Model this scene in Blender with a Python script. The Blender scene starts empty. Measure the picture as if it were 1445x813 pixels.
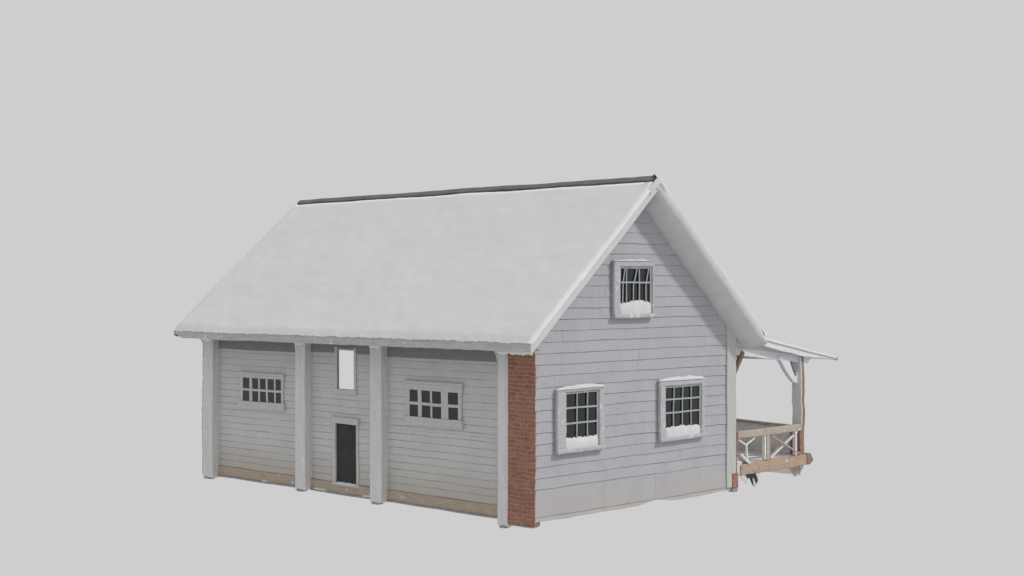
import bpy, math, random
from mathutils import Vector, noise
random.seed(7)
sc = bpy.context.scene
col = sc.collection

# ------------------------------------------------------------------ dimensions (metres)
W, L = 9.235, 15.72            # gable width (x), long side (y)
EX, EY, EY2 = 0.775, 0.60, 0.56  # eave / near rake / far rake overhang
ZW = 4.72                      # soffit height at the eaves
R = 0.30                       # depth of the bays behind the posts
SL = 0.862                     # roof rise per metre
XM = W/2
ZTOP0 = 4.95                   # deck top at the eave edge
def deck(x):                   # top of the roof boards
    d = x + EX if x <= XM else (W + EX) - x
    return 4.87 + d*SL
CEN = Vector((W/2, L/2, 0))

def wob(p):
    p = Vector(p)
    a = noise.noise_vector(p*0.55 + Vector((3.1, 7.7, 1.3)))*0.020
    b = noise.noise_vector(p*2.3 + Vector((13.1, 2.7, 5.3)))*0.009
    return p + a + b

# ------------------------------------------------------------------ materials
def new_mat(name):
    m = bpy.data.materials.new(name); m.use_nodes = True
    nt = m.node_tree; nt.nodes.clear()
    out = nt.nodes.new('ShaderNodeOutputMaterial'); b = nt.nodes.new('ShaderNodeBsdfPrincipled')
    nt.links.new(b.outputs[0], out.inputs[0])
    return m, nt, b
def N(nt, t, **k):
    n = nt.nodes.new(t)
    for a, v in k.items(): setattr(n, a, v)
    return n
def coords(nt, scale=(1, 1, 1)):
    tc = N(nt, 'ShaderNodeTexCoord'); mp = N(nt, 'ShaderNodeMapping'); mp.inputs['Scale'].default_value = scale
    nt.links.new(tc.outputs['Object'], mp.inputs[0]); return mp.outputs[0]
def nz(nt, vec, scale, detail=4, rough=0.55, dist=0):
    n = N(nt, 'ShaderNodeTexNoise'); n.inputs['Scale'].default_value = scale; n.inputs['Detail'].default_value = detail
    n.inputs['Roughness'].default_value = rough; n.inputs['Distortion'].default_value = dist
    nt.links.new(vec, n.inputs['Vector']); return n.outputs['Fac']
def mr(nt, v, a, b, c=0., d=1., smooth=True):
    n = N(nt, 'ShaderNodeMapRange'); n.interpolation_type = 'SMOOTHSTEP' if smooth else 'LINEAR'
    nt.links.new(v, n.inputs[0])
    for i, x in enumerate((a, b, c, d)):
        if isinstance(x, (int, float)): n.inputs[i+1].default_value = x
        else: nt.links.new(x, n.inputs[i+1])
    return n.outputs[0]
def mth(nt, op, a, b=0.):
    n = N(nt, 'ShaderNodeMath', operation=op)
    for i, x in enumerate((a, b)):
        if isinstance(x, (int, float)): n.inputs[i].default_value = x
        else: nt.links.new(x, n.inputs[i])
    return n.outputs[0]
def mixc(nt, f, a, b, mode='MIX'):
    n = N(nt, 'ShaderNodeMix', data_type='RGBA', blend_type=mode)
    if isinstance(f, (int, float)): n.inputs[0].default_value = f
    else: nt.links.new(f, n.inputs[0])
    for i, x in ((6, a), (7, b)):
        if isinstance(x, tuple): n.inputs[i].default_value = (*x, 1)
        else: nt.links.new(x, n.inputs[i])
    return n.outputs[2]
def bump(nt, b, h, dist=0.01, st=0.6):
    n = N(nt, 'ShaderNodeBump'); n.inputs['Distance'].default_value = dist; n.inputs['Strength'].default_value = st
    nt.links.new(h, n.inputs['Height']); nt.links.new(n.outputs[0], b.inputs['Normal'])
def zpos(nt):
    tc = N(nt, 'ShaderNodeTexCoord'); s = N(nt, 'ShaderNodeSeparateXYZ')
    nt.links.new(tc.outputs['Object'], s.inputs[0]); return s.outputs['Z']

def siding_mat(name, c1, c2, seam, stain, stain_top, stain_amt, streak_axis, seam_w=0.055):
    m, nt, b = new_mat(name)
    v = coords(nt)
    base = mixc(nt, mr(nt, nz(nt, v, 0.9, 5, .6), .3, .7), c1, c2)
    sx = (1, 9, .5) if streak_axis == 'y' else (9, 1, .5)
    streak = nz(nt, coords(nt, sx), 1.6, 3, .6)
    base = mixc(nt, mr(nt, streak, .35, .75, 0, .20), base, tuple(min(1, c*1.22) for c in c1))
    grain = nz(nt, coords(nt, (2, 2, 40)), 2.2, 3, .6)
    base = mixc(nt, mr(nt, grain, .35, .75, 0, .22), base, tuple(c*.72 for c in c2))
    # stain that climbs from the foot of the wall
    zz = zpos(nt); zw = mth(nt, 'ADD', zz, mth(nt, 'MULTIPLY', nz(nt, v, 1.3, 4), -.55))
    base = mixc(nt, mr(nt, zw, -.25, stain_top-.25, stain_amt, 0), base, stain)
    blot = nz(nt, coords(nt, (1, 1, 1.6)), 2.6, 5, .65)
    base = mixc(nt, mr(nt, blot, .55, .8, 0, .22), base, tuple(c*.62 for c in c1))
    # lap shadow painted in as a dark line under each board: uses the board's own v coordinate
    uv = N(nt, 'ShaderNodeUVMap'); s = N(nt, 'ShaderNodeSeparateXYZ'); nt.links.new(uv.outputs[0], s.inputs[0])
    wn = nz(nt, coords(nt, (1, 1, 3)), 1.7, 4, .6)
    wd = mr(nt, wn, .3, .75, 1-seam_w*.45, 1-seam_w*1.9, False)
    msk = mr(nt, s.outputs['Y'], mth(nt, 'SUBTRACT', wd, .035), wd, 0, 1)
    amt = mr(nt, nz(nt, coords(nt, (1, 1, 6)), 1.1, 4, .7), .3, .66, .22, .95)
    base = mixc(nt, mth(nt, 'MULTIPLY', msk, amt), base, seam)
    nt.links.new(base, b.inputs['Base Color']); b.inputs['Roughness'].default_value = .82
    b.inputs['Specular IOR Level'].default_value = .15
    bump(nt, b, mth(nt, 'ADD', grain, nz(nt, v, 9, 4)), .012, .45)
    return m
def wood_mat(name, c1, c2, axis=(1, 1, 1), snow=0., dark=None, snowc=(.70, .71, .73)):
    m, nt, b = new_mat(name)
    g = nz(nt, coords(nt, axis), 3.2, 5, .65, .4)
    base = mixc(nt, mr(nt, g, .32, .68), c1, c2)
    v = coords(nt)
    if dark: base = mixc(nt, mr(nt, nz(nt, v, 2.4, 5, .65), .52, .74, 0, .75), base, dark)
    if snow: base = mixc(nt, mr(nt, nz(nt, v, 3.3, 5, .7), .62-snow*.3, .72-snow*.3), base, snowc)
    nt.links.new(base, b.inputs['Base Color']); b.inputs['Roughness'].default_value = .85
    b.inputs['Specular IOR Level'].default_value = .15
    bump(nt, b, mth(nt, 'ADD', g, nz(nt, v, 12, 4)), .012, .6)
    return m
def snow_mat(name, c=(.80, .80, .82), c2=(.765, .77, .795), bs=.22):
    m, nt, b = new_mat(name)
    v = coords(nt)
    base = mixc(nt, mr(nt, nz(nt, coords(nt, (2.4, .35, 2.4)), 1.3, 6, .5), .15, .85), c, c2)
    nt.links.new(base, b.inputs['Base Color']); b.inputs['Roughness'].default_value = .9
    b.inputs['Specular IOR Level'].default_value = .1
    h = mth(nt, 'ADD', nz(nt, v, 14, 5, .7), mth(nt, 'MULTIPLY', nz(nt, coords(nt, (2.2, .4, 2.2)), 3.0, 4), .8))
    bump(nt, b, h, .02, bs)
    return m
def brick_mat(name):
    m, nt, b = new_mat(name)
    uv = N(nt, 'ShaderNodeUVMap')
    wn = N(nt, 'ShaderNodeTexNoise'); wn.inputs['Scale'].default_value = 3.0; wn.inputs['Detail'].default_value = 3
    nt.links.new(uv.outputs[0], wn.inputs['Vector'])
    sub = N(nt, 'ShaderNodeVectorMath', operation='SUBTRACT'); nt.links.new(wn.outputs['Color'], sub.inputs[0]); sub.inputs[1].default_value = (.5, .5, .5)
    scl = N(nt, 'ShaderNodeVectorMath', operation='SCALE'); nt.links.new(sub.outputs[0], scl.inputs[0]); scl.inputs['Scale'].default_value = .11
    add = N(nt, 'ShaderNodeVectorMath', operation='ADD'); nt.links.new(uv.outputs[0], add.inputs[0]); nt.links.new(scl.outputs[0], add.inputs[1])
    br = N(nt, 'ShaderNodeTexBrick'); nt.links.new(add.outputs[0], br.inputs['Vector'])
    br.inputs['Scale'].default_value = 1; br.inputs['Brick Width'].default_value = .30; br.inputs['Row Height'].default_value = .118
    br.inputs['Mortar Size'].default_value = .009; br.inputs['Mortar Smooth'].default_value = .4; br.inputs['Bias'].default_value = -.1
    br.inputs['Color1'].default_value = (.33, .145, .105, 1); br.inputs['Color2'].default_value = (.25, .105, .08, 1)
    br.inputs['Mortar'].default_value = (.46, .37, .34, 1)
    v = coords(nt)
    c = mixc(nt, mr(nt, nz(nt, v, 3.5, 5, .7), .40, .68, 0, .6), br.outputs['Color'], (.38, .205, .10))
    c = mixc(nt, mr(nt, nz(nt, v, 6, 5, .7), .55, .72, 0, .6), c, (.48, .40, .37))
    c = mixc(nt, mr(nt, nz(nt, coords(nt, (1, 1, 2)), 2.0, 5, .7), .5, .72, 0, .4), c, (.13, .07, .055))
    nt.links.new(c, b.inputs['Base Color']); b.inputs['Roughness'].default_value = .9
    b.inputs['Specular IOR Level'].default_value = .15
    h = mth(nt, 'SUBTRACT', mth(nt, 'MULTIPLY', nz(nt, v, 11, 5), .7), br.outputs['Fac'])
    bump(nt, b, h, .02, .8)
    return m
def plain(name, c, rough=.8, spec=.2):
    m, nt, b = new_mat(name)
    v = coords(nt)
    base = mixc(nt, mr(nt, nz(nt, v, 3, 4), .35, .65), c, tuple(x*.8 for x in c))
    nt.links.new(base, b.inputs['Base Color']); b.inputs['Roughness'].default_value = rough
    b.inputs['Specular IOR Level'].default_value = spec
    return m

M = {}
M['siding_gable'] = siding_mat('gable siding paint', (.425, .428, .453), (.393, .397, .424), (.25, .25, .27), (.43, .40, .37), 1.2, .6, 'x', .042)
M['siding_long'] = siding_mat('bay siding paint', (.575, .58, .575), (.53, .535, .53), (.31, .31, .31), (.44, .39, .33), 1.5, .8, 'y', .05)
M['eave_shade'] = wood_mat('grey brown frieze board', (.27, .262, .25), (.22, .215, .205), (3, .5, 9))  # dark board colour stands in for shade at the top of the bays
M['baseboard'] = wood_mat('brown weathered baseboard', (.36, .285, .22), (.45, .385, .32), (3, .7, 9), .06)
M['fascia'] = wood_mat('pale weathered fascia', (.56, .56, .545), (.40, .40, .39), (2, .7, 16), .12)
M['trim'] = wood_mat('white painted trim', (.50, .50, .49), (.45, .455, .46), (5, 5, .6), .0)
M['trim_window'] = wood_mat('white window trim', (.56, .56, .545), (.49, .495, .485), (3, 3, 3), .0)
M['trim_blue'] = wood_mat('blue grey window casing', (.47, .48, .49), (.385, .40, .42), (4, 4, 4), .22, None, (.60, .60, .61))
M['muntin'] = wood_mat('pale glazing bar', (.40, .42, .45), (.33, .35, .385), (3, 3, 3))
M['post'] = wood_mat('white weathered post', (.70, .70, .69), (.58, .585, .59), (7, 7, .3), .12, None, (.74, .74, .74))
M['ridge'] = wood_mat('dark grey ridge board', (.22, .217, .21), (.165, .163, .158), (3, .5, 3), .0, (.27, .265, .26))
M['soffit'] = wood_mat('darkened soffit board', (.13, .125, .12), (.10, .095, .09), (2, .6, 2))  # mostly unseen boards, kept dark to deepen the shade beneath the eave
M['snow'] = snow_mat('roof snow')
M['snow_eave'] = snow_mat('bright eave snow', (.84, .84, .85), (.77, .77, .79), .5)
M['snow_lip'] = snow_mat('greyed snow clump', (.64, .64, .65), (.57, .575, .59), .35)  # grey put into the snow colour to counter the sun on the gable
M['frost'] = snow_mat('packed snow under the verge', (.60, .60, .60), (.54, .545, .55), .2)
M['brick'] = brick_mat('red brick')
M['porch_white'] = wood_mat('frosted porch boards', (.70, .71, .735), (.61, .62, .65), (.8, 6, 2), .15)
M['porch_wood'] = wood_mat('brown porch timber', (.38, .265, .19), (.46, .36, .28), (.8, 4, 9), .05, (.27, .17, .115))
M['porch_grey'] = wood_mat('grey brown porch timber', (.40, .325, .265), (.48, .42, .37), (1, 2, 9), .1, (.30, .22, .17))
M['porch_panel'] = wood_mat('grey porch panel', (.80, .79, .775), (.72, .70, .67), (1, 1, 7), .1, (.45, .37, .31))
M['brown'] = wood_mat('dark brown timber', (.22, .15, .11), (.30, .225, .17), (4, 4, .6))
M['dark_debris'] = plain('dark charred shard', (.045, .045, .05), .7)
M['grey_foot'] = plain('dirty grey footing', (.33, .33, .34))
M['inner'] = plain('unlit interior board', (.30, .29, .28))
M['door'] = plain('black door leaf', (.055, .054, .053), .85, .15)
m, nt, b = new_mat('dark window glass')
b.inputs['Base Color'].default_value = (.012, .014, .014, 1); b.inputs['Roughness'].default_value = .12; b.inputs['IOR'].default_value = 1.5
bump(nt, b, nz(nt, coords(nt, (6, 6, .6)), 3, 2), .004, .25)
M['glass'] = m

# ------------------------------------------------------------------ mesh builder
class MB:
    def __init__(s): s.v = []; s.f = []; s.uv = []
    def quad(s, ps, uvs=None):
        i = len(s.v); s.v += [Vector(p) for p in ps]; s.f.append(list(range(i, i+len(ps))))
        s.uv.append(uvs or [(0, 0)]*len(ps))
    def box(s, x0, x1, y0, y1, z0, z1, seg=.5, fn=None):
        n = [max(1, int(math.ceil(abs(b-a)/seg))) for a, b in ((x0, x1), (y0, y1), (z0, z1))]
        idx = {}
        def vid(i, j, k):
            key = (i, j, k)
            if key not in idx:
                p = Vector((x0+(x1-x0)*i/n[0], y0+(y1-y0)*j/n[1], z0+(z1-z0)*k/n[2]))
                if fn: p = Vector(fn(p))
                idx[key] = len(s.v); s.v.append(p)
            return idx[key]
        def face(q, uv): s.f.append(q); s.uv.append(uv)
        def P(i, ax): return ((x0, x1), (y0, y1), (z0, z1))[ax][0] + (((x0, x1), (y0, y1), (z0, z1))[ax][1]-((x0, x1), (y0, y1), (z0, z1))[ax][0])*i/n[ax]
        for j in range(n[1]):
            for k in range(n[2]):
                u = [(P(j, 1), P(k, 2)), (P(j, 1), P(k+1, 2)), (P(j+1, 1), P(k+1, 2)), (P(j+1, 1), P(k, 2))]
                face([vid(0, j, k), vid(0, j, k+1), vid(0, j+1, k+1), vid(0, j+1, k)], u)
                face([vid(n[0], j, k), vid(n[0], j+1, k), vid(n[0], j+1, k+1), vid(n[0], j, k+1)], [u[0], u[3], u[2], u[1]])
        for i in range(n[0]):
            for k in range(n[2]):
                u = [(P(i, 0)+.13, P(k, 2)), (P(i+1, 0)+.13, P(k, 2)), (P(i+1, 0)+.13, P(k+1, 2)), (P(i, 0)+.13, P(k+1, 2))]
                face([vid(i, 0, k), vid(i+1, 0, k), vid(i+1, 0, k+1), vid(i, 0, k+1)], u)
                face([vid(i, n[1], k), vid(i, n[1], k+1), vid(i+1, n[1], k+1), vid(i+1, n[1], k)], [u[0], u[3], u[2], u[1]])
        for i in range(n[0]):
            for j in range(n[1]):
                u = [(P(i, 0), P(j, 1)), (P(i, 0), P(j+1, 1)), (P(i+1, 0), P(j+1, 1)), (P(i+1, 0), P(j, 1))]
                face([vid(i, j, 0), vid(i, j+1, 0), vid(i+1, j+1, 0), vid(i+1, j, 0)], u)
                face([vid(i, j, n[2]), vid(i+1, j, n[2]), vid(i+1, j+1, n[2]), vid(i, j+1, n[2])], [u[0], u[3], u[2], u[1]])
        return s
    def bar(s, a, b, w, h, seg=.4, up=(0, 0, 1)):
        a, b = Vector(a), Vector(b); d = (b-a); ln = d.length; d.normalize()
        upv = Vector(up); sd = d.cross(upv).normalized(); u2 = sd.cross(d)
        return s.box(0, ln, -w/2, w/2, -h/2, h/2, seg, lambda p: a + d*p.x + sd*p.y + u2*p.z)
    def prism(s, pts, ax, a0, a1):
        """polygon pts in the two other axes, extruded along axis ax"""
        def mk(p, a):
            q = list(p); q.insert(ax, a); return Vector(q)
        n = len(pts); i = len(s.v)
        s.v += [mk(p, a0) for p in pts] + [mk(p, a1) for p in pts]
        s.f.append([i+k for k in range(n)][::-1]); s.uv.append([pts[k] for k in range(n)][::-1])
        s.f.append([i+n+k for k in range(n)]); s.uv.append([pts[k] for k in range(n)])
        for k in range(n):
            k2 = (k+1) % n
            s.f.append([i+k, i+k2, i+n+k2, i+n+k]); s.uv.append([pts[k], pts[k2], pts[k2], pts[k]])
        return s
    def grid(s, fn, nu, nv, uvf=None):
        i = len(s.v)
        for a in range(nu+1):
            for b_ in range(nv+1): s.v.append(Vector(fn(a/nu, b_/nv)))
        for a in range(nu):
            for b_ in range(nv):
                q = [i+a*(nv+1)+b_, i+(a+1)*(nv+1)+b_, i+(a+1)*(nv+1)+b_+1, i+a*(nv+1)+b_+1]
                s.f.append(q); s.uv.append([(a/nu, b_/nv), ((a+1)/nu, b_/nv), ((a+1)/nu, (b_+1)/nv), (a/nu, (b_+1)/nv)])
        return s
    def build(s, name, mat, parent, bevel=0, smooth=False, wobble=True, label=None, kind=None):
        me = bpy.data.meshes.new(name)
        me.from_pydata([(wob(p) if wobble else p) - CEN for p in s.v], [], s.f)
        uvl = me.uv_layers.new(name='UVMap')
        k = 0
        for uvs in s.uv:
            for u in uvs: uvl.data[k].uv = u; k += 1
        me.materials.append(mat)
        import bmesh
        bm = bmesh.new(); bm.from_mesh(me); bmesh.ops.remove_doubles(bm, verts=bm.verts, dist=1e-5)
        bmesh.ops.recalc_face_normals(bm, faces=bm.faces); bm.to_mesh(me); bm.free()
        if smooth:
            for p in me.polygons: p.use_smooth = True
        o = bpy.data.objects.new(name, me); col.objects.link(o); o.parent = parent
        if bevel:
            md = o.modifiers.new('bevel', 'BEVEL'); md.width = bevel; md.segments = 3 if bevel > .03 else 2; md.limit_method = 'ANGLE'; md.angle_limit = math.radians(50)
        if label: o['label'] = label
        if kind: o['kind'] = kind
        return o

house = bpy.data.objects.new('barn_house', None); col.objects.link(house)
house.location = CEN; house.empty_display_size = 1
house['label'] = 'grey clapboard barn house with snow covered gable roof, brick corner and side porch'
house['category'] = 'house'

def nval(*p): return noise.noise(Vector(p))
def fract_noise(p, oct=3):
    return sum(noise.noise(Vector(p)*(2**i))/(2**i) for i in range(oct))

# ------------------------------------------------------------------ siding
def siding(mb, plane, sgn, rows, spans, holes, lap=.028, joints=True, bottom=None):
    """plane: ('x', X) or ('y', Y); sgn = outward direction on that axis; rows = list of (z0,z1);
    spans(z) -> (a0, a1); holes = [(a0,a1,z0,z1)]"""
    ax, c0 = plane
    def P(a, z, off):
        zz = z + (.017*nval(a*.75, z*9.7, 4.2) + .007*nval(a*2.9, z*7.3, 1.2) if z > .1 else 0)
        return (c0+sgn*off, a, zz) if ax == 'x' else (a, c0+sgn*off, zz)
    for ri, (z0, z1) in enumerate(rows):
        cuts = sorted({z0, z1} | {z for h in holes for z in h[2:4] if z0+.002 < z < z1-.002})
        js = []
        if joints and not (ri == 0 and bottom):
            a = random.uniform(.5, 3.5)
            while a < 40: js.append(a - 2); a += random.uniform(2.2, 4.8)
        for za, zb in zip(cuts, cuts[1:]):
            if zb-za < .002: continue
            zm = (za+zb)/2
            a0, a1 = spans(za); b0, b1 = spans(zb)
            if a1-a0 < .05: continue
            if b1 < b0: b0 = b1 = (b0+b1)/2
            segs = [(0., 1.)]
            lo, hi = a0, a1
            ints = [(lo, hi)]
            for h in holes:
                if h[2] < zm < h[3]:
                    ni = []
                    for (p, q) in ints:
                        if h[1] <= p or h[0] >= q: ni.append((p, q)); continue
                        if p < h[0]: ni.append((p, h[0]))
                        if h[1] < q: ni.append((h[1], q))
                    ints = ni
            pieces = []
            for (p, q) in ints:
                cur = p
                for j in js:
                    if cur+.15 < j < q-.15: pieces.append((cur, j-.0012)); cur = j+.0012
                pieces.append((cur, q))
            for (p, q) in pieces:
                n = max(1, int(math.ceil((q-p)/.45)))
                def off(z): return .004 + lap*(1-(z-z0)/(z1-z0))
                def at(a, z):   # slanted ends under the roof
                    if z == zb and zb-za > 0:
                        if abs(a-a0) < 1e-6: a = b0
                        elif abs(a-a1) < 1e-6: a = b1
                        else: a = min(max(a, b0), b1)
                    return a
                sh = random.uniform(-.004, .004)
                for i in range(n):
                    x0, x1 = p+(q-p)*i/n, p+(q-p)*(i+1)/n
                    bz0 = za + (bottom(x0) if bottom and za == rows[0][0] else 0)
                    bz1 = za + (bottom(x1) if bottom and za == rows[0][0] else 0)
                    va, vb = 1-(z1-za)/.308, 1-(z1-zb)/.308
                    f = [P(x0, bz0, off(za)+sh), P(x1, bz1, off(za)+sh), P(at(x1, zb), zb, off(zb)+sh), P(at(x0, zb), zb, off(zb)+sh)]
                    mb.quad(f, [(x0, va), (x1, va), (x1, vb), (x0, vb)])
                    # underside of the board
                    mb.quad([P(x0, bz0, off(za)+sh), P(x1, bz1, off(za)+sh), P(x1, bz1, -.02), P(x0, bz0, -.02)], [(x0, .4)]*4)
                    if i == 0: mb.quad([P(x0, bz0, off(za)+sh), P(x0, bz0, -.02), P(at(x0, zb), zb, -.02), P(at(x0, zb), zb, off(zb)+sh)], [(x0, .4)]*4)
                    if i == n-1: mb.quad([P(x1, bz1, off(za)+sh), P(x1, bz1, -.02), P(at(x1, zb), zb, -.02), P(at(x1, zb), zb, off(zb)+sh)], [(x1, .4)]*4)

def slab_with_holes(mb, plane, sgn, a0, a1, z0, top, holes, t):
    """thin inner wall behind the boards, cut round the openings; top(a) = height"""
    ax, c0 = plane
    xs = sorted({a0, a1} | {h for q in holes for h in q[:2]} | ({XM} if ax == 'y' else set()))
    zs = sorted({z0} | {h for q in holes for h in q[2:4]})
    for p, q in zip(xs, xs[1:]):
        am = (p+q)/2; zl = zs + [None]
        for za, zb in zip(zl, zl[1:]):
            if zb is not None and any(h[0] < am < h[1] and h[2] < (za+zb)/2 < h[3] for h in holes): continue
            ta = zb if zb is not None else top(p); tb = zb if zb is not None else top(q)
            lo, hi = (c0, c0-sgn*t)
            def P(a, z, c): return (c, a, z) if ax == 'x' else (a, c, z)
            A = [P(p, za, lo), P(q, za, lo), P(q, tb, lo), P(p, ta, lo)]; B = [P(p, za, hi), P(q, za, hi), P(q, tb, hi), P(p, ta, hi)]
            mb.quad(A); mb.quad(B[::-1])
            for i in range(4): mb.quad([A[i], A[(i+1) % 4], B[(i+1) % 4], B[i]])

def under(x): return deck(x) - .16
def gspan(z):
    if z <= under(.0): return (0.018, W)
    x = (z-4.87+.16)/SL - EX
    return (max(x, .018 if z < 5.0 else 0), W-x)
rows_g = [(.02, .15), (.15, .912)] + [(.912+.308*i, .912+.308*(i+1)) for i in range(28)]
rows_g = [r for r in rows_g if r[0] < 9.1]
def gbot(x):
    v = .03*nval(x*1.3, 2, 3) + (.10*math.exp(-((x-5.3)/.55)**2)) + .04*math.exp(-((x-8.4)/.5)**2)
    return v
mb = MB(); siding(mb, ('y', 0), -1, rows_g, gspan, [], lap=.015, bottom=gbot)
slab_with_holes(mb, ('y', .02), -1, .06, W-.02, .18, lambda x: under(x)-.02, [], .04)
gable = mb.build('gable_wall', M['siding_gable'], house, label='near gable wall of pale blue grey boards with tan stains along its foot')

far_hole = (5.55, 7.35, 2.25, 4.35)
mb = MB(); siding(mb, ('y', L), 1, rows_g, gspan, [far_hole])
slab_with_holes(mb, ('y', L-.02), 1, .02, W-.02, .03, lambda x: under(x)-.02, [far_hole], .06)
mb.build('gable_wall', M['siding_gable'], house)

open_hole = (7.872, 8.69, 3.25, 4.456)
door_hole = (7.77, 8.75, .33, 2.17)
lz = [.33+.217*i for i in range(21)]
rows_l = [(a, min(b, ZW)) for a, b in zip(lz, lz[1:]) if a < ZW-.02]
mb = MB(); siding(mb, ('x', R), -1, rows_l, lambda z: (.05, L-.02), [open_hole, door_hole], lap=.022, joints=False)
slab_with_holes(mb, ('x', R+.012), -1, .06, L-.05, .0, lambda a: ZW+.05, [open_hole, door_hole], .02)
long_wall = mb.build('long_wall', M['siding_long'], house, label='long wall set back in three bays between white posts')
mb = MB(); siding(mb, ('x', W), 1, rows_g[:16], lambda z: (0, L), [])
slab_with_holes(mb, ('x', W-.02), 1, .02, L-.02, .03, lambda a: 5.2, [], .06)
mb.build('long_wall', M['siding_gable'], house)
mb = MB().box(R+.1, W-.2, .5, L-.2, .20, .26, 3)
mb.build('floor', M['inner'], house)

# frieze: dark strip painting in the eave shade; baseboards between the posts
posts = [(15.12, 15.70, -.09), (10.02, 10.53, -.05), (6.32, 6.84, -.09), (.955, 1.40, -.19)]
bays = [(10.53, 15.12), (6.84, 10.02), (1.40, 6.32)]
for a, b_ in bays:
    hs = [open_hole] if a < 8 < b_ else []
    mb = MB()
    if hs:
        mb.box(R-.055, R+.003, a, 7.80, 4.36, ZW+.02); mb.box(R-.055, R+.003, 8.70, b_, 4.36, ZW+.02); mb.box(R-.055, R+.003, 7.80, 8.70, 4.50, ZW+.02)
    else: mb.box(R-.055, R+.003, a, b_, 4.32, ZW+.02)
    mb.build('eave_shade_board', M['eave_shade'], house, .006)
    mb = MB().box(R-.045, R+.006, a+.002, b_-.002, 0, .31, .4)
    bb = mb.build('baseboard', M['baseboard'], house, .006)
    mb = MB().box(R-.075, R+.012, a+.004, b_-.004, -.055, -.002, .35)
    mb.build('base_strip', M['grey_foot'], bb)

# ------------------------------------------------------------------ posts
def mound(fnpos, nu, nv): return MB().grid(fnpos, nu, nv)
for i, (y0, y1, zb) in enumerate(posts):
    mb = MB()
    def fn(p, y0=y0, y1=y1, zb=zb):
        ym = (y0+y1)/2; t = max(0, (p.z-4.35)/.38); g = 1 + .16*t*t
        lowt = max(0, (.25-(p.z-zb))/.25)
        y = ym+(p.y-ym)*g + .012*nval(p.z*1.1, i*3.1, 0) + .008*nval(p.z*3, i*5., 2)
        x = p.x - (.03*t*t if p.x < .1 else 0)
        z = p.z + (.035*nval(p.y*5, i, 1) if lowt > .9 else 0)
        return (x, y, z)
    mb.box(0, R+.02, y0, y1, zb, ZW+.03, .18, fn)
    po = mb.build('post', M['post'], house, .03)
    # small foot
    mb = MB().prism([(-.02, y0+.12), (R-.1, y0+.12), (R-.1, y1-.1), (-.02, y1-.1)], 2, zb-.05, zb+.01)
    mb.build('post_foot', M['grey_foot'], po, .01)
    # snow collar at the head
    def f(u, v, y0=y0, y1=y1, i=i):
        y = y0-.04+(y1-y0+.08)*u; h = (.14+.10*nval(y*6, i*2., 1))*math.sin(math.pi*min(1, max(0, u)))**.35
        return (-.03-.045*math.sin(math.pi*v)*max(.0, math.sin(math.pi*u))**.4, y, ZW+.02-h*v-.02*v)
    mb = mound(f, 12, 6); mb.build('snow', M['snow'], po, smooth=True)
# curved knee brackets
def knee(yc, dirn, r, x0, x1, parent, mat):
    pts = [(yc, ZW+.01), (yc, ZW-r)]
    for k in range(9):
        a = math.pi/2*k/8
        pts.append((yc+dirn*(r-r*math.cos(a))*1.0, ZW-r+ r*math.sin(a)-.001))
    mb = MB().prism([(p[0], p[1]) for p in pts], 0, x0, x1)
    return mb.build('knee_bracket', mat, parent, .006)
knee(1.40, 1, .36, -.01, .10, house, M['post'])
knee(15.70, 1, .42, .0, .10, house, M['post'])
knee(6.84, 1, .14, .0, .10, house, M['post'])

# ------------------------------------------------------------------ brick corner pier
sec = [(-.035, .952), (-.035, .27), (-.03, .03), (.012, -.022), (.30, .05), (.30, .952)]
mb = MB()
nz_ = 24
def pierpt(k, z):
    x, y = sec[k]; return Vector((x+.012*nval(z*1.3, k*.7, 3), y+.012*nval(z*1.7, k*.9, 8), z))
per = [0]
for k in range(len(sec)):
    a, b_ = sec[k], sec[(k+1) % len(sec)]; per.append(per[-1]+math.dist(a, b_))
for j in range(nz_):
    z0, z1 = -.09+4.80*j/nz_, -.09+4.80*(j+1)/nz_
    for k in range(len(sec)):
        k2 = (k+1) % len(sec)
        mb.quad([pierpt(k, z0), pierpt(k2, z0), pierpt(k2, z1), pierpt(k, z1)], [(per[k], z0), (per[k+1], z0), (per[k+1], z1), (per[k], z1)])
mb.quad([pierpt(k, -.09) for k in range(len(sec))])
pier = mb.build('brick_pier', M['brick'], house)
mb = MB().prism([(-.04, .93), (-.04, .27), (-.035, .03), (.01, -.02), (.25, .05), (.25, .93)], 2, -.125, -.092)
mb.build('footing', M['grey_foot'], pier)
# snow tongue over the pier head
def f(u, v):
    y = 1.25-1.28*u; h = .19+.10*nval(y*3, 0, 1)+.03*nval(y*7, 3, 1)
    return (-.06-.06*math.sin(math.pi*v), y, ZW+.03-h*v)
mound(f, 40, 6).build('snow', M['snow'], pier, smooth=True)

# right hand corner board and small brick foot
mb = MB().box(8.74, 9.22, -.055, .05, .13, 5.55, .3)
cb = mb.build('corner_board', M['trim'], house, .01)
mb = MB().box(9.02, 9.29, -.085, .08, .10, .56, .15)
bf = mb.build('brick_foot', M['brick'], house, .01)
mb = MB().box(9.225, 9.30, -.04, .25, .565, 1.78, .3)
mb.build('brick_strip', M['brick'], bf, .01)
mb = MB().box(9.0, 9.27, -.09, .09, -.02, .095, .1)
mb.build('footing', M['grey_foot'], bf, .02)

# ------------------------------------------------------------------ roof
Y0, Y1 = -EY, L+EY2
mb = MB()
T = .15
for s_ in (0, 1):
    def fn(p, s_=s_):
        x = p.x if s_ == 0 else W-p.x
        return (x, p.y, deck(p.x)-.012 + p.z)
    mb.box(-EX+.03, XM, Y0+.03, Y1-.03, -T, 0, .8, fn)
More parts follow.
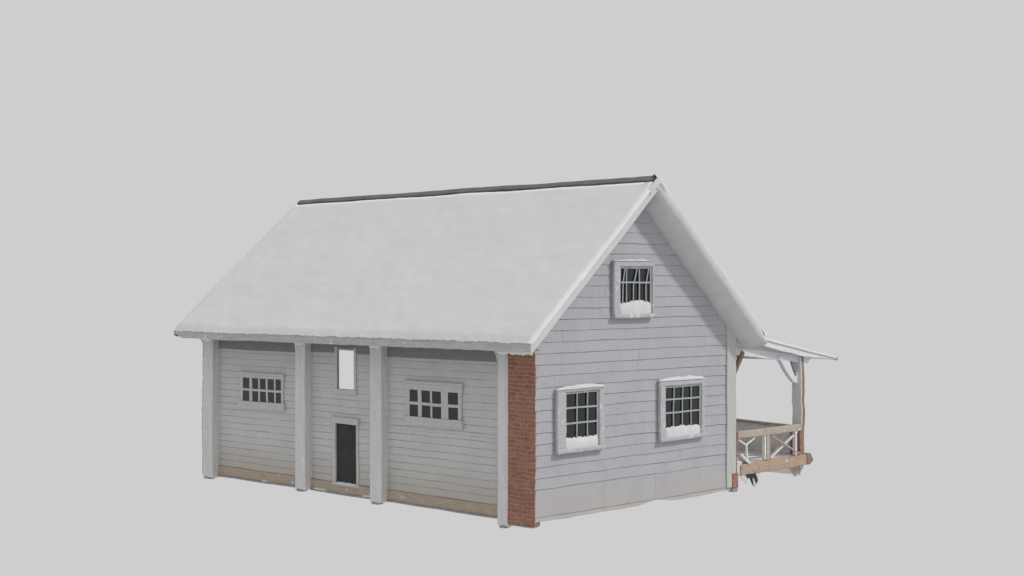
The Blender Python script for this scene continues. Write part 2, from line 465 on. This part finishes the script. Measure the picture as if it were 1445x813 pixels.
# boxed soffits
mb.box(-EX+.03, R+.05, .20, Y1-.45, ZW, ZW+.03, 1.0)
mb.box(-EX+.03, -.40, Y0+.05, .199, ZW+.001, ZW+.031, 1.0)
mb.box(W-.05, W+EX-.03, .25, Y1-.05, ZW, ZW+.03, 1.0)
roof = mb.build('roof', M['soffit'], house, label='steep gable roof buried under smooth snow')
# eave fascias
for s_ in (0, 1):
    def fn(p, s_=s_): return (p.x if s_ == 0 else W-p.x, p.y, p.z + .010*nval(p.y*2.1, p.z, s_*9+1) + (.012*nval(p.y*7, 2, 2) + .17*max(0, 1-(Y1-p.y)/.45) if p.z < ZW-.01 else 0))
    mb = MB().box(-EX, -EX+.03, Y0, Y1, ZW-.035, 4.955, .25, fn)
    fa = mb.build('fascia', M['fascia'], roof, .006)
# rake boards, both gables
for yy, dy in ((Y0, -1), (Y1, 1)):
    for s_ in ((0,) if dy < 0 else (0, 1)):
        def fn(p, s_=s_):
            return (p.x if s_ == 0 else W-p.x, p.y, deck(p.x)+p.z + .01*nval(p.x*2, p.z*3, s_))
        mb = MB().box(-EX, XM, yy-.02, yy+.028, -.27 if dy < 0 else -.12, .02, .3, fn)
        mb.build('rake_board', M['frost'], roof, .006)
# snow slabs
CAP = .13     # bare ridge board on the left slope
def snow_slope(s_, tmax):
    xr = tmax
    def f(u, v):
        y = Y0-.045 + (Y1-Y0+.09)*u
        d = (v**1.15)*(xr+EX)                     # horizontal distance from the eave
        x = -EX + d
        sd = d*1.32
        dy = min(y-Y0+.045, Y1+.045-y) if s_ == 0 else 1.
        h = .135 + .018*fract_noise((x*.5, y*.35, s_*7.), 2) + .004*fract_noise((x*1.6, y*.9, 4+s_), 2)
        e = 1.
        if sd < .22: e *= math.sqrt(max(0, 1-(1-sd/.22)**2))
        if dy < .07: e *= .35+.65*math.sqrt(max(0, 1-(1-dy/.07)**2))
        top_d = (xr+EX-d)*1.32
        if s_ == 0 and top_d < .08: e *= math.sqrt(max(0, 1-(1-top_d/.08)**2))
        z = deck(min(x, XM)) + h*e + (.0 if e > 0 else 0)
        if v == 0:
            x = -EX-.04-.012*nval(y*5, 1, s_); z = deck(-EX)+.055 - .030*nval(y*9, 2, s_) - .035*nval(y*2.3, 5, s_) - .02*abs(nval(y*23, 5, s_))
        elif sd < .09: x -= .045*(1-sd/.09); z += .012*nval(y*14, 3, 3)
        if u in (0, 1) and v > 0: z = deck(min(x, XM)) + .025 + .03*nval(x*4, 3, u*5+s_) - .02*abs(nval(x*17, 1, 1))
        return ((x if s_ == 0 else W-x), y, z)
    return f
for s_, tmax in ((0, XM-CAP+.0), (1, XM+.0)):
    mb = MB().grid(snow_slope(s_, tmax), 210, 64)
    mb.build('snow', M['snow'], roof, smooth=True, label='smooth snow blanket on the slope above the bays' if s_ == 0 else None)
# ridge board, slightly ragged lower edge
def f(u, v):
    y = Y0+.06+(Y1-Y0-.09)*u
    x = XM+.04 - (CAP+.05+.02*nval(y*.9, 1, 1)+.010*nval(y*3, 1, 1))*(1-v)
    z = deck(min(x, XM)) + .135 + .015*nval(y*.7, 3, 1)
    if u > .985 : z -= .0
    return (x, y, z)
mb = MB().grid(f, 90, 3)
rc = mb.build('ridge_cap', M['ridge'], roof)
md = rc.modifiers.new('solid', 'SOLIDIFY'); md.thickness = .07; md.offset = -1
# snowy nose over the near end of the ridge
def f(u, v):
    a = (u-.5)*2; x = XM + a*.42
    z = deck(x) + .14 - .02*abs(a) - (.32*v)*(1-.25*abs(a)) + .02*nval(x*6, v*3, 2)
    y = Y0-.03-.07*math.sin(math.pi*min(1, v*1.0))*(1-abs(a)**3)
    return (x, y, z)
MB().grid(f, 16, 8).build('snow_nose', M['snow_lip'], roof, smooth=True)
# packed snow roll that fills the angle under the right hand verge
prof = [(-.40, .10), (-.54, .20), (-.645, .10), (-.66, -.12), (-.64, -.27), (-.59, -.38), (-.50, -.48), (-.39, -.57), (-.26, -.65), (-.12, -.70), (-.03, -.715), (.02, -.72)]
def f(u, v):
    x = XM-.10 + (W+EX+.035-XM+.10)*u
    k = v*(len(prof)-1); i = min(int(k), len(prof)-2); t = k-i
    y = prof[i][0]*(1-t)+prof[i+1][0]*t; dz = prof[i][1]*(1-t)+prof[i+1][1]*t
    g = 1.
    if u < .03: g = .6+.4*u/.03
    g = g if dz < -.2 else 1
    if u > .90: g = 1-.72*((u-.90)/.10)**1.4
    dz = -.20+(dz+.20)*g
    n = .03*fract_noise((x*1.4, y*2, 3))+.012*nval(x*9, y*5, 1)
    return (x, y-.01*n, deck(max(x, XM)) + dz + n*(v**.5) - (.02 if x < XM else 0))
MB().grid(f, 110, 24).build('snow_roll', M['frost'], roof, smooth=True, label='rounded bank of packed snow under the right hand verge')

# ------------------------------------------------------------------ gable windows
def gwin(x0, x1, z0, z1, g0, g1, gz0, gz1, vbars, hbars, pile, cap=.10, label=None, slants=(), side_snow=False):
    """casing box x0..x1/z0..z1 standing proud of the boards, glass g0..g1/gz0..gz1"""
    sill = z0+.12
    mb = MB()
    mb.box(x0, g0, -.13, .0, z0+.02, z1-.03, .25)             # left jamb
    mb.box(g1, x1, -.13, .0, z0+.02, z1-.03, .25)
    mb.box(x0, x1, -.135, -.002, gz1, z1, .25)            # head
    w = mb.build('window', M['trim_blue'], house, .05, label=label)
    mb = MB().box(x0-.012, x1+.012, -.165, -.003, z0-.01, sill, .25); mb.build('sill', M['trim_blue'], w, .04)
    mb = MB().box(g0-.02, g1+.02, -.045, -.034, sill, gz1+.02, 1); mb.build('pane', M['glass'], w, wobble=True)
    # sash rails
    mb = MB(); t = .045
    mb.box(g0+.002, g0+t, -.085, -.05, sill+.01, gz1-.001, .3); mb.box(g1-t, g1-.002, -.085, -.05, sill+.01, gz1-.001, .3)
    mb.box(g0+t, g1-t, -.083, -.05, gz1-t, gz1-.002, .3)
    mb.build('sash', M['trim_blue'], w, .006)
    mb = MB()
    for k, (a, b_) in enumerate(vbars):     # (bottom fraction, top fraction)
        za = sill+.02; xa = g0+(g1-g0)*a; xb = g0+(g1-g0)*b_
        zm = (gz0+gz1)/2 if not slants else gz0+(gz1-gz0)*.5
        ps = [(xa+random.uniform(-.01, .01), -.072, za), (xa+(xb-xa)*.1+random.uniform(-.006, .006), -.075, zm), (xb, -.072, gz1-.02)]
        mb.bar(ps[0], ps[1], .036, .03, .2, up=(0, 1, 0)); mb.bar(ps[1], ps[2], .036, .03, .2, up=(0, 1, 0))
    for h in hbars:
        z = gz0+(gz1-gz0)*h
        mb.box(g0+.01, g1-.01, -.092, -.055, z-.024, z+.024, .2)
    mb.build('glazing_bar', M['muntin'], w, .004)
    # snow on the head
    def f(u, v):
        x = x0-.01+(x1-x0+.02)*u; a = math.pi*v
        e = max(0, math.sin(math.pi*u))**.3
        h = (cap + .035*nval(x*3, z1, 1)+.015*nval(x*11, 1, 1))*e
        return (x, -.07-.085*math.cos(a), z1-.03+h*math.sin(a)**.8)
    MB().grid(f, 26, 8).build('snow', M['snow_lip'], w, smooth=True)
    # snow heaped on the sill
    def f(u, v):
        x = g0-.01+(g1-g0+.02)*u; a = math.pi/2*v
        h = pile*(1+.07*math.sin(u*7+x0))*(.9+.1*math.sin(math.pi*u)) + .035*nval(x*5, 1, x0)+.03*nval(x*13, 3, x0)
        return (x, -.05-.085*math.sin(a)**1.1*max(0, math.sin(math.pi*min(1, max(0, u))))**.25, sill-.005+h*math.cos(a)**.75*(1 if v < 1 else 0))
    MB().grid(f, 34, 10).build('snow', M['snow_lip'], w, smooth=True)
    if side_snow:
        def f(u, v):
            z = sill+.05+(gz1-sill-.05)*u; a = math.pi*v
            wd = .05+.03*nval(z*5, 1, 1)+.03*(1-u)
            return (g0-.03+.03*v+wd*v, -.05-.07*math.sin(a), z)
        MB().grid(f, 20, 6).build('snow', M['snow_lip'], w, smooth=True)
    return w
gwin(.80, 2.80, 1.84, 3.62, 1.16, 2.56, 2.22, 3.50, [(.36, .36), (.68, .68)], [.33, .66], .30,
     label='left lower gable window with nine panes and snow on its sill', side_snow=True)
gwin(5.30, 7.52, 1.84, 3.66, 5.57, 7.34, 2.22, 3.46, [(.24, .26), (.49, .50), (.74, .73)], [.36, .68], .30, cap=.11,
     label='right lower gable window with twelve panes and snow on its sill')
gwin(3.20, 5.04, 5.53, 7.20, 3.50, 4.93, 5.98, 7.00, [(.10, .17), (.22, .22), (.43, .56), (.62, .62), (.82, .93)], [.56], .38, cap=.05,
     label='small upper gable window with warped glazing bars', slants=True)

# ------------------------------------------------------------------ bay windows (long wall)
def lwin(y0, y1, z0, z1, cols, rows, label):
    """cols: pane intervals as y ranges, rows: z ranges"""
    X = R
    ga, gb = min(c[0] for c in cols), max(c[1] for c in cols); za, zb = rows[0][0], rows[-1][1]
    mb = MB()
    xo = X-.075
    mb.box(xo, X-.0, y0+.04, ga, z0+.14, z1-.10, .3); mb.box(xo, X-.0, gb, y1-.04, z0+.14, z1-.10, .3)
    mb.box(xo-.01, X-.001, y0, y1, zb, z1-.075, .3)
    w = mb.build('window', M['trim_window'], house, .008, label=label)
    mb = MB().box(xo-.03, X-.002, y0-.02, y1+.02, z1-.072, z1+.015, .3); mb.build('head_board', M['trim_window'], w, .01)
    mb = MB().box(xo-.03, X-.002, y0-.02, y1+.02, z0-.01, za, .3); mb.build('sill', M['trim_window'], w, .01)
    mb = MB().box(X-.046, X-.036, ga-.02, gb+.02, za-.02, zb+.02, 1); mb.build('pane', M['glass'], w)
    mb = MB()
    cs = sorted(cols)
    for c, d in zip(cs, cs[1:]):
        mb.box(xo+.008, X-.03, c[1], d[0], za+.001, zb-.001, .2, lambda p: (p.x, p.y+.03*(p.z-(za+zb)/2)+.006*nval(p.z*5, p.y, 1), p.z))
    for r, q in zip(rows, rows[1:]):
        mb.box(xo+.014, X-.03, ga+.002, gb-.002, r[1], q[0], .2)
    mb.build('glazing_bar', M['trim_window'], w, .005)
    return w
def cmap(px, a, b, ya, yb): return [(ya+(yb-ya)*(q-a)/(b-a), ya+(yb-ya)*(p-a)/(b-a)) for p, q in px]
lwin(11.40, 13.86, 2.37, 3.57, cmap([(172, 283), (328, 432), (457, 556), (585, 692), (716, 806)], 172, 806, 13.67, 11.56), [(2.62, 2.965), (3.04, 3.40)],
     'bay window with ten small panes in the leftmost bay')
lwin(3.02, 5.48, 2.36, 3.64, cmap([(183, 292), (338, 450), (474, 590), (680, 812)], 183, 812, 5.29, 3.20), [(2.60, 2.945), (3.03, 3.385)],
     'bay window with eight panes and one wide mullion beside the brick pier')

# open loft hatch in the middle bay
y0, y1, z0, z1 = open_hole
mb = MB()
mb.box(R-.06, R+.01, y1, y1+.13, z0-.01, 4.55, .3); mb.box(R-.06, R+.01, y0-.10, y0, z0-.01, 4.55, .3)
mb.box(R-.075, R+.01, y0-.12, y1+.15, z0-.16, z0-.0, .3)
mb.build('hatch_frame', M['trim_window'], house, .008, label='frame of the open upper hatch above the door')
# far gable opening frame
x0, x1, z0, z1 = far_hole
mb = MB(); mb.box(x0-.12, x0, L-.03, L+.09, z0-.1, z1+.1, 1); mb.box(x1, x1+.12, L-.03, L+.09, z0-.1, z1+.1, 1)
mb.box(x0, x1, L-.03, L+.088, z1, z1+.1, 1); mb.box(x0, x1, L-.03, L+.12, z0-.1, z0, 1)
mb.build('hatch_frame', M['trim_window'], house)
# door
y0, y1, z0, z1 = door_hole
mb = MB()
mb.box(R-.07, R+.01, y1, y1+.15, z0-.02, z1, .3); mb.box(R-.05, R+.01, y0-.10, y0, z0-.02, z1, .3)
mb.box(R-.055, R+.01, y0-.13, y1+.15, z0-.10, z0-.015, .3)
d = mb.build('door', M['trim_window'], house, .008, label='narrow dark doorway, closed by a black sheet, in a pale casing in the middle bay')
MB().box(R-.10, R+.0, y0-.14, y1+.21, z1+.001, z1+.20, .3).build('lintel', M['trim_window'], d, .012)
MB().box(R-.012, R+.012, y0-.01, y1+.01, z0-.012, z1+.01, .6).build('dark_sheet', M['door'], d)  # flat black sheet stands in for the dark room behind the doorway
def f(u, v):
    y = y0-.10+(y1-y0+.26)*u; a = math.pi/2*v
    h = (.055+.05*nval(y*6, 1, 1)+.02*nval(y*19, 1, 4))*max(0, math.sin(math.pi*u))**.3
    return (R-.02-.13*math.sin(a), y, z0-.03+h*math.cos(a))
MB().grid(f, 24, 6).build('snow', M['snow'], d, smooth=True)
# little snow drifts along the baseboards
for (a, b_) in ((9.2, 9.95), (12.3, 12.6), (7.0, 7.5)):
    def f(u, v, a=a, b_=b_):
        y = a+(b_-a)*u; t = math.pi/2*v
        h = (.07+.05*nval(y*5, 1, 1))*max(0, math.sin(math.pi*u))**.7
        return (R-.045-.07*math.sin(t)*max(.2, math.sin(math.pi*u)), y, .0+h*math.cos(t))
    MB().grid(f, 16, 5).build('snow_drift', M['snow_lip'], house, smooth=True)

# ------------------------------------------------------------------ side porch
PX0, PX1, PL = 9.30, 15.05, 5.2
def pz(x): return 5.00 - (x-9.40)*.178
# roof
def fn(p):
    t = .17*(1-.55*max(0, (p.x-13)/2.05)); e = p.z
    return (p.x, p.y, pz(p.x)-t*e + .02*fract_noise((p.x*.9, p.y*.6, 1))*(1-e))
mb = MB().box(PX0, PX1, -.02, PL, 0, 1, .35, fn)
pr_ = mb.build('porch_roof', M['porch_white'], house, .02, label='low pitched frosted porch roof on the right')
mb = MB().box(PX0, PX1+.02, -.09, -.021, 0, 1, .3, lambda p: (p.x, p.y, pz(p.x)+.02-(.26-.17*max(0, (p.x-13)/2.05))*p.z+.015*nval(p.x*2, 0, 0)))
mb.build('rake_board', M['porch_white'], pr_, .02)
mb = MB().box(PX1, PX1+.05, -.10, .06, pz(PX1)-.09, pz(PX1)+.02, .1); mb.build('board_end', M['brown'], pr_, .01)
def f(u, v):
    x = PX0+.05+(PX1-PX0-.1)*u; y = -.11+(PL)*v
    e = min(1, (PX1-.05-x)/.5+.05, (y+.11)/.12+.05, (PL-.11-y)/.2+.05)
    if u in (0, 1) or v in (0, 1): return (x, y-.02 if v == 0 else y, pz(x)-.03)
    return (x, y, pz(x)+.02+(.05+.025*fract_noise((x, y*.7, 2)))*max(0, e)**.5)
MB().grid(f, 40, 90).build('snow', M['frost'], pr_, smooth=True)
# header beam under the near edge and rafters
mb = MB().bar((9.25, .20, 4.42), (13.3, .20, 4.02), .16, .26, .4)
mb.build('beam', M['porch_white'], pr_, .02)
mb = MB().bar((13.12, .1, 4.08), (13.12, PL-.2, 4.08), .16, .22, .6); mb.build('beam', M['porch_white'], pr_, .02)
# post
def fn(p):
    return (p.x+.025*nval(p.z*1.2, 3, 1), p.y+.04*nval(p.z*1.1, 5, 1)+.02*nval(p.z*4, 1, 1), p.z)
posts_p = []
for k, py in enumerate((0.0, PL-.6)):
    mb = MB().box(13.05, 13.22, py+.02, py+.34, .78, 4.12, .2, fn)
    pp = mb.build('porch_post', M['brown'], house, .015, label='brown porch post crusted white on its left face' if k == 0 else None)
    mb = MB().box(12.985, 13.049, py+.0, py+.37, 1.72, 4.12, .15, fn); mb.build('snow_crust', M['porch_white'], pp, .025)
    mb = MB().box(12.93, 13.048, py+.005, py+.40, .80, 1.715, .2, fn); mb.build('brick_base', M['brick'], pp, .012)
    # curved frosted braces and a bare brown strut
    MB().prism([(11.62, 4.20), (12.38, 4.18), (12.46, 3.98), (12.66, 3.62), (12.80, 3.50), (12.90, 3.62), (13.04, 3.85), (13.04, 3.20), (12.88, 3.24), (12.70, 3.27), (12.45, 3.46), (12.18, 3.72), (11.95, 3.98)], 1, py+.09, py+.24).build('brace', M['porch_white'], pp, .025)
    MB().bar((12.80, py+.12, 3.50), (12.52, py+.12, 3.95), .07, .11, .2, up=(0, 1, 0)).build('strut', M['brown'], pp, .01)
    mb = MB().prism([(13.19, 3.62), (13.24, 3.62), (13.75, 4.07), (13.75, 4.13), (13.19, 4.13)], 1, py+.08, py+.26); mb.build('brace', M['porch_white'], pp, .02)
# brace from the corner of the house
MB().bar((9.27, .12, 3.62), (9.80, .12, 4.36), .14, .12, .2, up=(0, 1, 0)).build('wall_brace', M['brown'], house, .015)

# deck
mb = MB().box(9.32, 13.3, .12, PL-.2, .70, .80, .8)
dk = mb.build('porch_deck', M['porch_panel'], house, .01, label='raised porch deck with tan rim beam')
def fn(p): return (p.x, p.y, p.z + .02*nval(p.x*1.3, p.z, 2) - .06*max(0, (9.9-p.x)))
mb = MB().box(9.50, 13.46, -.06, .115, .47, .82, .2, fn)
mb.build('rim_beam', M['porch_wood'], dk, .03)
mb = MB().prism([(13.40, .47), (13.62, .60), (13.44, .86), (13.2, .84), (13.2, .50)], 1, -.08, .10); mb.build('beam_end', M['brown'], dk, .03)
mb = MB().box(13.16, 13.26, .14, PL-.3, .12, .69, .4); mb.build('skirt', M['porch_panel'], dk, .02)
mb = MB().prism([(12.55, .46), (12.9, .10), (13.2, .16), (13.42, .46)], 1, .16, .24); mb.build('skirt', M['porch_grey'], dk, .02)
mb = MB().box(9.31, 9.62, -.02, .10, .45, .95, .2); mb.build('snow_bank', M['frost'], dk, .05)
# jagged dark shards hanging from the deck
mb = MB()
mb.prism([(9.72, .46), (10.35, .52), (10.52, .30), (10.38, .10), (10.30, .04), (10.20, .12), (10.08, .30), (9.95, .36), (9.86, .22), (9.62, .36)], 1, -.02, .03)
sh = mb.build('broken_board', M['dark_debris'], dk, .01, label='dark jagged broken piece hanging under the deck')
for pts, ya in (([(9.50, .48), (9.75, .44), (9.92, .24), (9.84, .16), (9.55, .34)], -.05), ([(10.15, .34), (10.22, .30), (10.36, .06), (10.28, .02), (10.20, .10)], -.05), ([(10.30, .50), (10.62, .56), (10.55, .40), (10.46, .16), (10.42, .30)], -.04)):
    MB().prism(pts, 1, ya, -.022).build('snow_crust', M['frost'], sh, .01)

# near railing
def fn(p): return (p.x, p.y+.01*nval(p.x*3, 1, 1), p.z + .03*nval(p.x*1.0, 2, 7))
rl = MB().box(9.34, 13.0, -.05, .10, 1.63, 1.86, .2, fn).build('railing', M['porch_grey'], house, .03, label='near porch railing with crossed braces')
MB().box(10.93, 11.13, -.04, .09, .82, 1.64, .2).build('baluster', M['porch_grey'], rl, .02)
MB().box(10.85, 10.929, -.02, .10, .84, 1.64, .2).build('snow_crust', M['porch_panel'], rl, .02)
MB().bar((11.2, .02, .86), (12.75, .02, 1.62), .06, .09, .3, up=(0, 1, 0)).build('cross_brace', M['porch_white'], rl, .015)
MB().bar((11.2, -.04, 1.60), (12.85, -.04, .86), .05, .07, .3, up=(0, 1, 0)).build('cross_brace', M['porch_grey'], rl, .015)
MB().bar((12.6, .0, .84), (12.6, .0, 1.64), .10, .12, .3, up=(0, 1, 0)).build('baluster', M['porch_white'], rl, .015)
MB().bar((9.40, .0, 1.60), (9.85, .0, 1.40), .05, .06, .3, up=(0, 1, 0)).build('cross_brace', M['porch_white'], rl, .01)
MB().bar((10.3, .0, 1.60), (9.82, .0, 1.40), .05, .06, .3, up=(0, 1, 0)).build('cross_brace', M['porch_white'], rl, .01)
MB().bar((9.84, .0, 1.42), (9.92, .0, .84), .07, .07, .3, up=(0, 1, 0)).build('cross_brace', M['porch_white'], rl, .01)
MB().bar((9.92, .03, .82), (9.45, .03, 1.15), .05, .26, .3, up=(0, 1, 0)).build('cross_brace', M['porch_panel'], rl, .01)
# outer railing with boarded panel
def fn(p): return (p.x, p.y, p.z + .02*nval(1, p.y*.8, 3) + (.022*min(p.y, 5.5) if p.z > 1.2 else 0))
rl2 = MB().box(13.08, 13.16, .42, PL-.5, .80, 1.70, .4, fn).build('railing', M['porch_panel'], house, .01, label='boarded outer porch railing')
MB().box(13.02, 13.20, .42, PL-.5, 1.705, 1.79, .4, fn).build('rail_cap', M['porch_grey'], rl2, .015)

# ------------------------------------------------------------------ camera, light, world
f_px, yaw, pit = 2076.17, 0.7711, 0.0011
cam = bpy.data.cameras.new('camera'); co = bpy.data.objects.new('camera', cam); col.objects.link(co)
cam.sensor_width = 36; cam.lens = 36*f_px/1445; cam.clip_start = .1; cam.clip_end = 500
co.location = (-28.9293, -27.284, 6.3419)
co.rotation_euler = (math.pi/2+pit, 0, yaw-math.pi/2)
sc.camera = co
sd = Vector((1.0, -1.0, 1.25)).normalized()
sun = bpy.data.lights.new('sun', 'SUN'); so = bpy.data.objects.new('sun', sun); col.objects.link(so)
sun.energy = 2.1; sun.angle = math.radians(5); sun.color = (1, .985, .96)
so.rotation_euler = sd.to_track_quat('Z', 'Y').to_euler(); so.location = (12, -15, 20)
w = bpy.data.worlds.new('World'); sc.world = w; w.use_nodes = True
bg = w.node_tree.nodes.get('Background') or w.node_tree.nodes.new('ShaderNodeBackground')
bg.inputs[0].default_value = (.617, .617, .617, 1); bg.inputs[1].default_value = 1.0
sc.view_settings.view_transform = 'Standard'; sc.view_settings.look = 'None'; sc.view_settings.exposure = 0; sc.view_settings.gamma = 1
sc.cycles.max_bounces = 6
